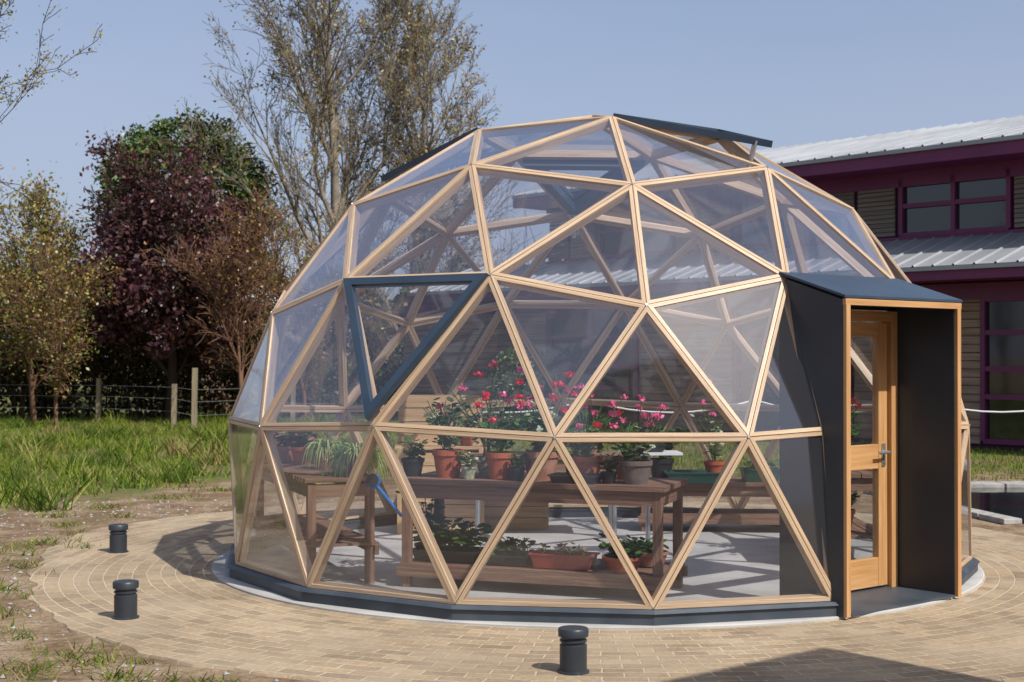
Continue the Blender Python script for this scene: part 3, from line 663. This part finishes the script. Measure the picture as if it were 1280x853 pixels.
for x in(-7.2,-5.8): w.hexa([(x,30.17,1),(x,30.17,2.4),(x,30.25,2.4),(x,30.25,1)],[(x+.8,30.17,1),(x+.8,30.17,2.4),(x+.8,30.25,2.4),(x+.8,30.25,1)])
w.done('windows',[WGL],lb)
# ------------------------------------------------------------------ pond + rope fence
w=MB(); w.add([(4.6,2.1,.006),(16,2.1,.006),(16,6.0,.006),(4.2,6.0,.006)],[(0,1,2,3)]); w.done('pond_water',[WATER])
w=MB()
def edge(a,b_,n,wd=.35):
    a=np.array(a,float);b_=np.array(b_,float)
    for k in range(n):
        p=a+(b_-a)*(k+.02)/n;q=a+(b_-a)*(k+.98)/n; w.bar(p,q,wd,.06)
edge((4.2,6.2,.03),(16,6.2,.03),20); edge((4.62,1.95,.03),(16,1.95,.03),16,.2); edge((4.45,2.2,.03),(4.02,5.9,.03),7,.2)
w.done('pond_stone_edging',[STONE],bevel=.01)
fn=empty('rope_fence'); w=MB(); rp=MB(); px=[(x_,6.7) for x_ in np.arange(-1.5,14,2.2)]
for x_,y_ in px: w.tube((x_,y_,0),(x_,y_,1.15),.03,.03,n=8)
for (a,ya),(b_,yb) in zip(px[:-1],px[1:]):
    prev=None
    for k in range(9):
        t=k/8; p=np.array([a+(b_-a)*t,ya,1.1-.16*4*t*(1-t)])
        if prev is not None: rp.tube(prev,p,.012,.012,n=6,caps=False)
        prev=p
w.done('posts',[ANTH],fn); rp.done('rope',[ROPE],fn)
fe=empty('post_and_wire_fence'); w=MB(); fp=[(-15.5,26,1.1),(-12.5,25.5,1.1),(-9.5,24.5,1.1),(-7.28,22.43,1.0),(-6.41,19.93,1.4),(-4.5,22.5,1.1)]
for x_,y_,h in fp: w.bar((x_,y_,0),(x_+.02,y_,h),.11,.11)
for (a0,a1,_),(b0,b1,_) in zip(fp[:-1],fp[1:]):
    for z in(.35,.65,.92): w.tube((a0,a1,z),(b0,b1,z),.006,.006,n=3,mi=1)
w.done('posts_and_wires',[POSTW,STEEL],fe)
# ------------------------------------------------------------------ trees
P_tall=dict(n=[7,5,4,3,3],w=[.05,.10,.13,.15,.2],up=[.05,.12,.10,.06,.02],start=[.1,.15,.1,.0,.1],c=[3,2,2,2,0],ang=[.6,.55,.5,.5,.6],ratio=[.50,.5,.52,.6,.5],tp=[.45,.4,.3,.3,.3],rmin=.008)
tree('tall_bare_tree',11,(-3.9,30.6,0),13.0,.26,P_tall,4,SPR,BARK,8000,.10,probs=[.45,.45,.1],jit=.12,k=3)
tree('tall_bare_tree',12,(-2.0,32.0,0),11.0,.2,P_tall,4,SPR,BARK,8000,.10,probs=[.4,.5,.1],jit=.12,k=3)
P_cop=dict(n=[5,4,4,3],w=[.06,.12,.16,.2],up=[.05,.05,.03,0],start=[.15,.2,.1,.1],c=[4,3,2,0],ang=[.8,.7,.7,.6],ratio=[.5,.5,.5,.5],tp=[.35,.3,.3,.3],rmin=.012)
def crown(rng,c,rx,rz,n,cl=60,cr=.55,bottom=-.7):
    out=[]
    C_=nrm(rng.normal(size=(cl*3,3))); C_=C_[C_[:,2]>bottom][:cl]; C_=C_*rng.uniform(.5,1.0,(len(C_),1))**.6
    C_=C_*np.array([rx,rx,rz])+np.array(c)
    k=rng.integers(0,len(C_),n); v=nrm(rng.normal(size=(n,3)))*(rng.uniform(0,1,(n,1))**.5)*cr*rng.uniform(.6,1.3,len(C_))[k][:,None]
    return C_[k]+v*np.array([1,1,.8])
rng=np.random.default_rng(5)
e,t_=tree('copper_leaved_tree',13,(-7.8,24.9,0),5.3,.16,P_cop,3,COP,BARKD,5000,.12,probs=[.5,.25,.25],jit=.2,k=3)
cards(rng,crown(rng,(-7.75,24.9,3.75),2.3,2.35,24000,cl=140,cr=.5,bottom=-.95),.14,COP,'crown_leaves',e,probs=[.5,.3,.2])
e,t_=tree('round_green_tree',14,(-9.2,33.0,0),6.5,.25,P_cop,2,EVG,BARKD,0,.1,k=4)
cards(rng,crown(rng,(-8.7,33.0,6.35),2.6,2.7,30000,cl=260,cr=.5),.15,EVG,'crown_leaves',e,probs=[.45,.25,.3])
P_sh=dict(n=[5,4,4,3],w=[.12,.16,.2,.22],up=[.04,.06,.02,0],start=[.0,.1,.1,.1],c=[3,3,2,0],ang=[.6,.55,.6,.6],ratio=[.7,.55,.5,.5],tp=[.4,.3,.3,.3],rmin=.008)
tree('reddish_twig_tree',15,(-5.6,22.7,0),3.7,.07,P_sh,3,[BRN[0],SPR[1],COP[2]],BARKR,2000,.08,jit=.1,k=3)
tree('reddish_twig_tree',16,(-4.4,25.0,0),3.6,.07,P_sh,3,[SPR[2],SPR[1],SPR[0]],BARKR,2500,.08,jit=.1,k=3)
P_li=dict(n=[5,4,3,3],w=[.08,.12,.16,.2],up=[.05,.08,.05,0],start=[.1,.1,.1,.1],c=[2,2,2,0],ang=[.6,.5,.6,.6],ratio=[.6,.55,.45,.5],tp=[.3,.3,.3,.3],rmin=.005)
tree('spring_leaf_tree',17,(-9.3,9.6,0),5.0,.07,P_li,3,SPR,BARKD,5500,.05,probs=[.5,.15,.35],jit=.06,k=4,lean=(.1,0,1))
tree('spring_leaf_tree',18,(-11.2,25,0),3.9,.09,P_sh,3,SPR,BARKR,7000,.10,probs=[.45,.2,.35],jit=.2,k=3)
tree('spring_leaf_tree',19,(-9.9,22,0),2.9,.06,P_sh,3,SPR,BARKR,3000,.08,probs=[.45,.25,.3],jit=.15,k=3)
tree('spring_leaf_tree',20,(-13.4,27,0),4.6,.09,P_sh,3,[BRN[0],SPR[1],COP[2]],BARKR,4000,.10,jit=.2,k=3)
# hedge / woodland mass
rng=np.random.default_rng(9)
def mass(name,x0,x1,y0,y1,h0,h1,n,size,mats,probs,hull=None):
    xs=rng.uniform(x0,x1,n); nz=np.sin(xs*1.3+y0)*.5+np.sin(xs*3.1+1)*.3+np.sin(xs*.5)*.5
    hh=h0+(h1-h0)*(nz+1.3)/2.6; zz=hh*rng.uniform(0,1,n)**.8
    ys=y0+(y1-y0)*rng.uniform(0,1,n)+np.sin(xs*2+zz*2)*.4
    e=empty(name); cards(rng,np.stack([xs,ys,zz],1),size,mats,'foliage',e,probs=probs)
    segs=[]
    for i in range(int(n/140)):
        x=rng.uniform(x0,x1);y=rng.uniform(y0,y1);z=0;p=np.array([x,y,0.]);d=np.array([rng.normal(0,.12),rng.normal(0,.1),1.]);H=rng.uniform(h0*.7,h1*1.1)
        for k in range(4):
            q=p+d*H/4; segs.append((*p,*q,.035*(1-k*.2),.035*(1-(k+1)*.2)))
            for j in range(2):
                dd=nrm(d+rng.normal(0,.45,3)); segs.append((*q,*(q+dd*H*.22),.014,.006))
            p=q;d=nrm(d+rng.normal(0,.1,3))
    tubes(segs,3,'stems',[BARKD],e)
mass('boundary_hedge',-19,-4.2,26.5,28.5,1.6,2.9,22000,.14,BRN,[.4,.38,.22])
mass('woodland_trees',-26,10,46,52,4.0,6.5,26000,.34,[BRN[1],EVG[1],BRN[0]],[.4,.35,.25])
mass('garden_shrubs',-4.3,.0,29,31,1.2,2.6,8000,.14,[EVG[1],BRN[1],EVG[0]],[.4,.35,.25])
e=empty('round_clipped_bush'); n=8000; v=nrm(rng.normal(size=(n,3))); v*=rng.uniform(.88,1.03,(n,1)); cards(rng,v*np.array([.85,.85,.95])+np.array([.9,21.5,.95]),.07,EVG,'leaves',e)
# ------------------------------------------------------------------ grass
rng=np.random.default_rng(21)
def blades(name,P,h,w,mats,probs,tilt=.35,parent=None,idx=None):
    n=len(P); a=rng.uniform(0,2*math.pi,n); sx=np.stack([np.cos(a),np.sin(a),np.zeros(n)],1); H=(h*rng.uniform(.5,1.4,n))[:,None]
    tip=P+np.stack([rng.normal(0,tilt,n),rng.normal(0,tilt,n),np.ones(n)],1)*H
    mid=P+(tip-P)*.5+np.array([0,0,.06])*H
    W=(w*rng.uniform(.7,1.4,n))[:,None]
    V=np.stack([P-sx*W/2,P+sx*W/2,mid+sx*W*.35,tip,mid-sx*W*.35],1).reshape(-1,3)
    return mesh_np(name,V,np.arange(5*n).reshape(n,5),mats,rng.choice(len(mats),n,p=probs) if idx is None else idx,parent)
def grassmask(x,y):
    f=y-3.8-np.maximum(2.2*(np.minimum(x,-4)+5.81),0)+2.2*np.sin(x*1.7)*np.sin(y*1.3+x)+1.3*np.sin(x*4.3+y*3.1)
    return f
ge=empty('grass')
n=140000
y=4+22*rng.uniform(0,1,n)**1.5; x=rng.uniform(-15,3.,n); keep=(grassmask(x,y)>rng.uniform(0,3,n))&(np.hypot(x,y)>5.4)
clump=(np.sin(x*3.1+np.sin(y*2.7)*2)*np.sin(y*2.3+np.sin(x*1.9)*2))+.5*np.sin(x*9+y*4)*np.sin(y*8-x*3)
keep&=(clump>rng.uniform(-1.2,1.3,n)); x=x[keep];y=y[keep];cl_=np.clip(clump[keep],0,1.3)
pr_=rng.uniform(0,1,len(x))+cl_*.3; idx=np.where(pr_>1.05,2,np.where(pr_>.5,0,np.where(pr_>.16,1,3)))
Pg=np.stack([x,y,np.zeros(len(x))],1)
blades('meadow_grass',Pg,.05+.10*cl_,.016,GRS,None,tilt=.6,parent=ge,idx=idx)
m_=240; cx=rng.uniform(-14,-3,m_); cy_=4+20*rng.uniform(0,1,m_)**1.4; ok=grassmask(cx,cy_)>.3; cx=cx[ok];cy_=cy_[ok]
PP=np.concatenate([np.stack([a+rng.normal(0,.14,70),b+rng.normal(0,.14,70),np.zeros(70)],1) for a,b in zip(cx,cy_)])
hh_=np.repeat(rng.uniform(.12,.32,len(cx)),70); ii_=np.repeat(rng.choice(4,len(cx),p=[.4,.35,.15,.1]),70); ii_=np.where(rng.uniform(0,1,len(ii_))<.3,rng.integers(0,3,len(ii_)),ii_)
blades('tall_tufts',PP,hh_,.02,GRS,None,tilt=.55,parent=ge,idx=ii_)
x=rng.uniform(2,14,15000);y=rng.uniform(7,16,15000); blades('lawn_grass',np.stack([x,y,0*x],1),.06,.014,GRS,[.45,.35,.15,.05],parent=ge)
tf=[(-1.55,-4.93,60),(-1.75,-4.85,25),(-3.5,-3.95,60),(-3.15,-3.75,30),(-4.45,-1.3,40),(-4.1,-2.25,30),(-4.35,.9,20),(-4.7,1.3,60),(-4.9,2.6,40),(-4.5,3.3,30),(-2.55,-4.3,30),(-3.0,-4.1,25),(-4.6,-1.9,30),(1.6,-4.85,40),(-5.2,3.4,50),(-4.9,4.2,60),(-4.4,5.2,80),(-3.9,6.2,60),(-.9,-4.95,20)]
for k in range(38):
    a=rng.uniform(-115,-5); rr_=np.interp(a,azk,rk)+rng.uniform(-.03,.5); a=math.radians(a); tf.append((rr_*math.sin(a),-rr_*math.cos(a),int(rng.integers(3,12))))
PP=[]
for x_,y_,k in tf: s_=rng.uniform(.02,.05)+k*.0012; PP.append(np.stack([x_+rng.normal(0,s_*1.3,k*2),y_+rng.normal(0,s_,k*2),np.zeros(k*2)+.0],1))
PP=np.concatenate(PP); blades('weed_tufts',PP,.055,.009,GRS,[.3,.4,.15,.15],tilt=.9)
n=5000; x=rng.uniform(-8,-1,n); y=rng.uniform(-7,5,n); rr=np.hypot(x,y); ok=rr>np.interp(np.degrees(np.arctan2(x,-y)),azk,rk)+.03; x=x[ok];y=y[ok]; n=len(x)
s=(.004+.02*rng.uniform(0,1,n)**3)[:,None]; base=np.stack([x,y,0*x],1)
oc=np.array([[1,0,.2],[0,1,.2],[-1,0,.2],[0,-1,.2],[0,0,1.]]); V=(base[:,None,:]+oc[None]*s[:,None,:]*rng.uniform(.6,1.3,(n,5,1))).reshape(-1,3); bI=(np.arange(n)*5)[:,None]
F=np.concatenate([bI+np.array([[0,1,4]]),bI+np.array([[1,2,4]]),bI+np.array([[2,3,4]]),bI+np.array([[3,0,4]])]); mesh_np('soil_stones',V,F,[STONE])
# ------------------------------------------------------------------ light, sky, camera
el=math.radians(48); hx,hy=.63,-.77
sd=Vector((hx*math.cos(el),hy*math.cos(el),math.sin(el)))
L=bpy.data.lights.new('sun','SUN'); L.energy=5.0; L.angle=math.radians(.5); L.color=(1,.97,.92)
so_=bpy.data.objects.new('sun',L); link(so_); so_.rotation_euler=sd.to_track_quat('Z','Y').to_euler()
wd=bpy.data.worlds.new('World'); scene.world=wd; wd.use_nodes=True; t=wd.node_tree; bg=t.nodes['Background']
sk=t.nodes.new('ShaderNodeTexSky'); sk.sky_type='NISHITA'; sk.sun_disc=False; sk.sun_elevation=el; sk.sun_rotation=math.atan2(hx,hy)
sk.air_density=1.0; sk.dust_density=3.0; sk.ozone_density=3.5; sk.altitude=50
# thin high haze, thicker low down, over the clear sky
tc=t.nodes.new('ShaderNodeTexCoord'); sx=t.nodes.new('ShaderNodeSeparateXYZ'); t.links.new(tc.outputs['Generated'],sx.inputs[0])
mp=t.nodes.new('ShaderNodeMapping'); mp.inputs['Scale'].default_value=(1,1,3.5); t.links.new(tc.outputs['Generated'],mp.inputs[0])
nz=t.nodes.new('ShaderNodeTexNoise'); nz.inputs['Scale'].default_value=1.8; nz.inputs['Detail'].default_value=5; t.links.new(mp.outputs[0],nz.inputs['Vector'])
mr=t.nodes.new('ShaderNodeMapRange'); mr.inputs[1].default_value=0; mr.inputs[2].default_value=.45; mr.inputs[3].default_value=.52; mr.inputs[4].default_value=.08; t.links.new(sx.outputs[2],mr.inputs[0])
ml=t.nodes.new('ShaderNodeMath'); ml.operation='MULTIPLY_ADD'; ml.inputs[1].default_value=.5; ml.inputs[2].default_value=-.17; t.links.new(nz.outputs['Fac'],ml.inputs[0])
ad=t.nodes.new('ShaderNodeMath'); ad.operation='ADD'; ad.use_clamp=True; t.links.new(mr.outputs[0],ad.inputs[0]); t.links.new(ml.outputs[0],ad.inputs[1])
mx=t.nodes.new('ShaderNodeMix'); mx.data_type='RGBA'; mx.inputs[7].default_value=(3.7,4.0,5.3,1); t.links.new(ad.outputs[0],mx.inputs[0]); t.links.new(sk.outputs[0],mx.inputs[6])
t.links.new(mx.outputs[2],bg.inputs[0]); bg.inputs[1].default_value=.135
cam=bpy.data.cameras.new('camera'); co=bpy.data.objects.new('camera',cam); link(co); scene.camera=co
cam.sensor_width=36; cam.lens=1777.6/1280*36; cam.clip_end=3000
yaw,pitch,roll=0.0627,0.0103,0.0012
cy,sy=math.cos(yaw),math.sin(yaw);cp,sp=math.cos(pitch),math.sin(pitch)
f=np.array([sy*cp,cy*cp,sp]); r=np.array([cy,-sy,0.]); u=np.cross(r,f)
r,u=r*math.cos(roll)+u*math.sin(roll),u*math.cos(roll)-r*math.sin(roll)
mw=Matrix(((r[0],u[0],-f[0],-1.414),(r[1],u[1],-f[1],-11.606),(r[2],u[2],-f[2],1.676),(0,0,0,1))); co.matrix_world=mw
cam.dof.use_dof=True; cam.dof.focus_distance=9.3; cam.dof.aperture_fstop=5.0
scene.view_settings.view_transform='Standard'; scene.view_settings.look='None'; scene.view_settings.exposure=0
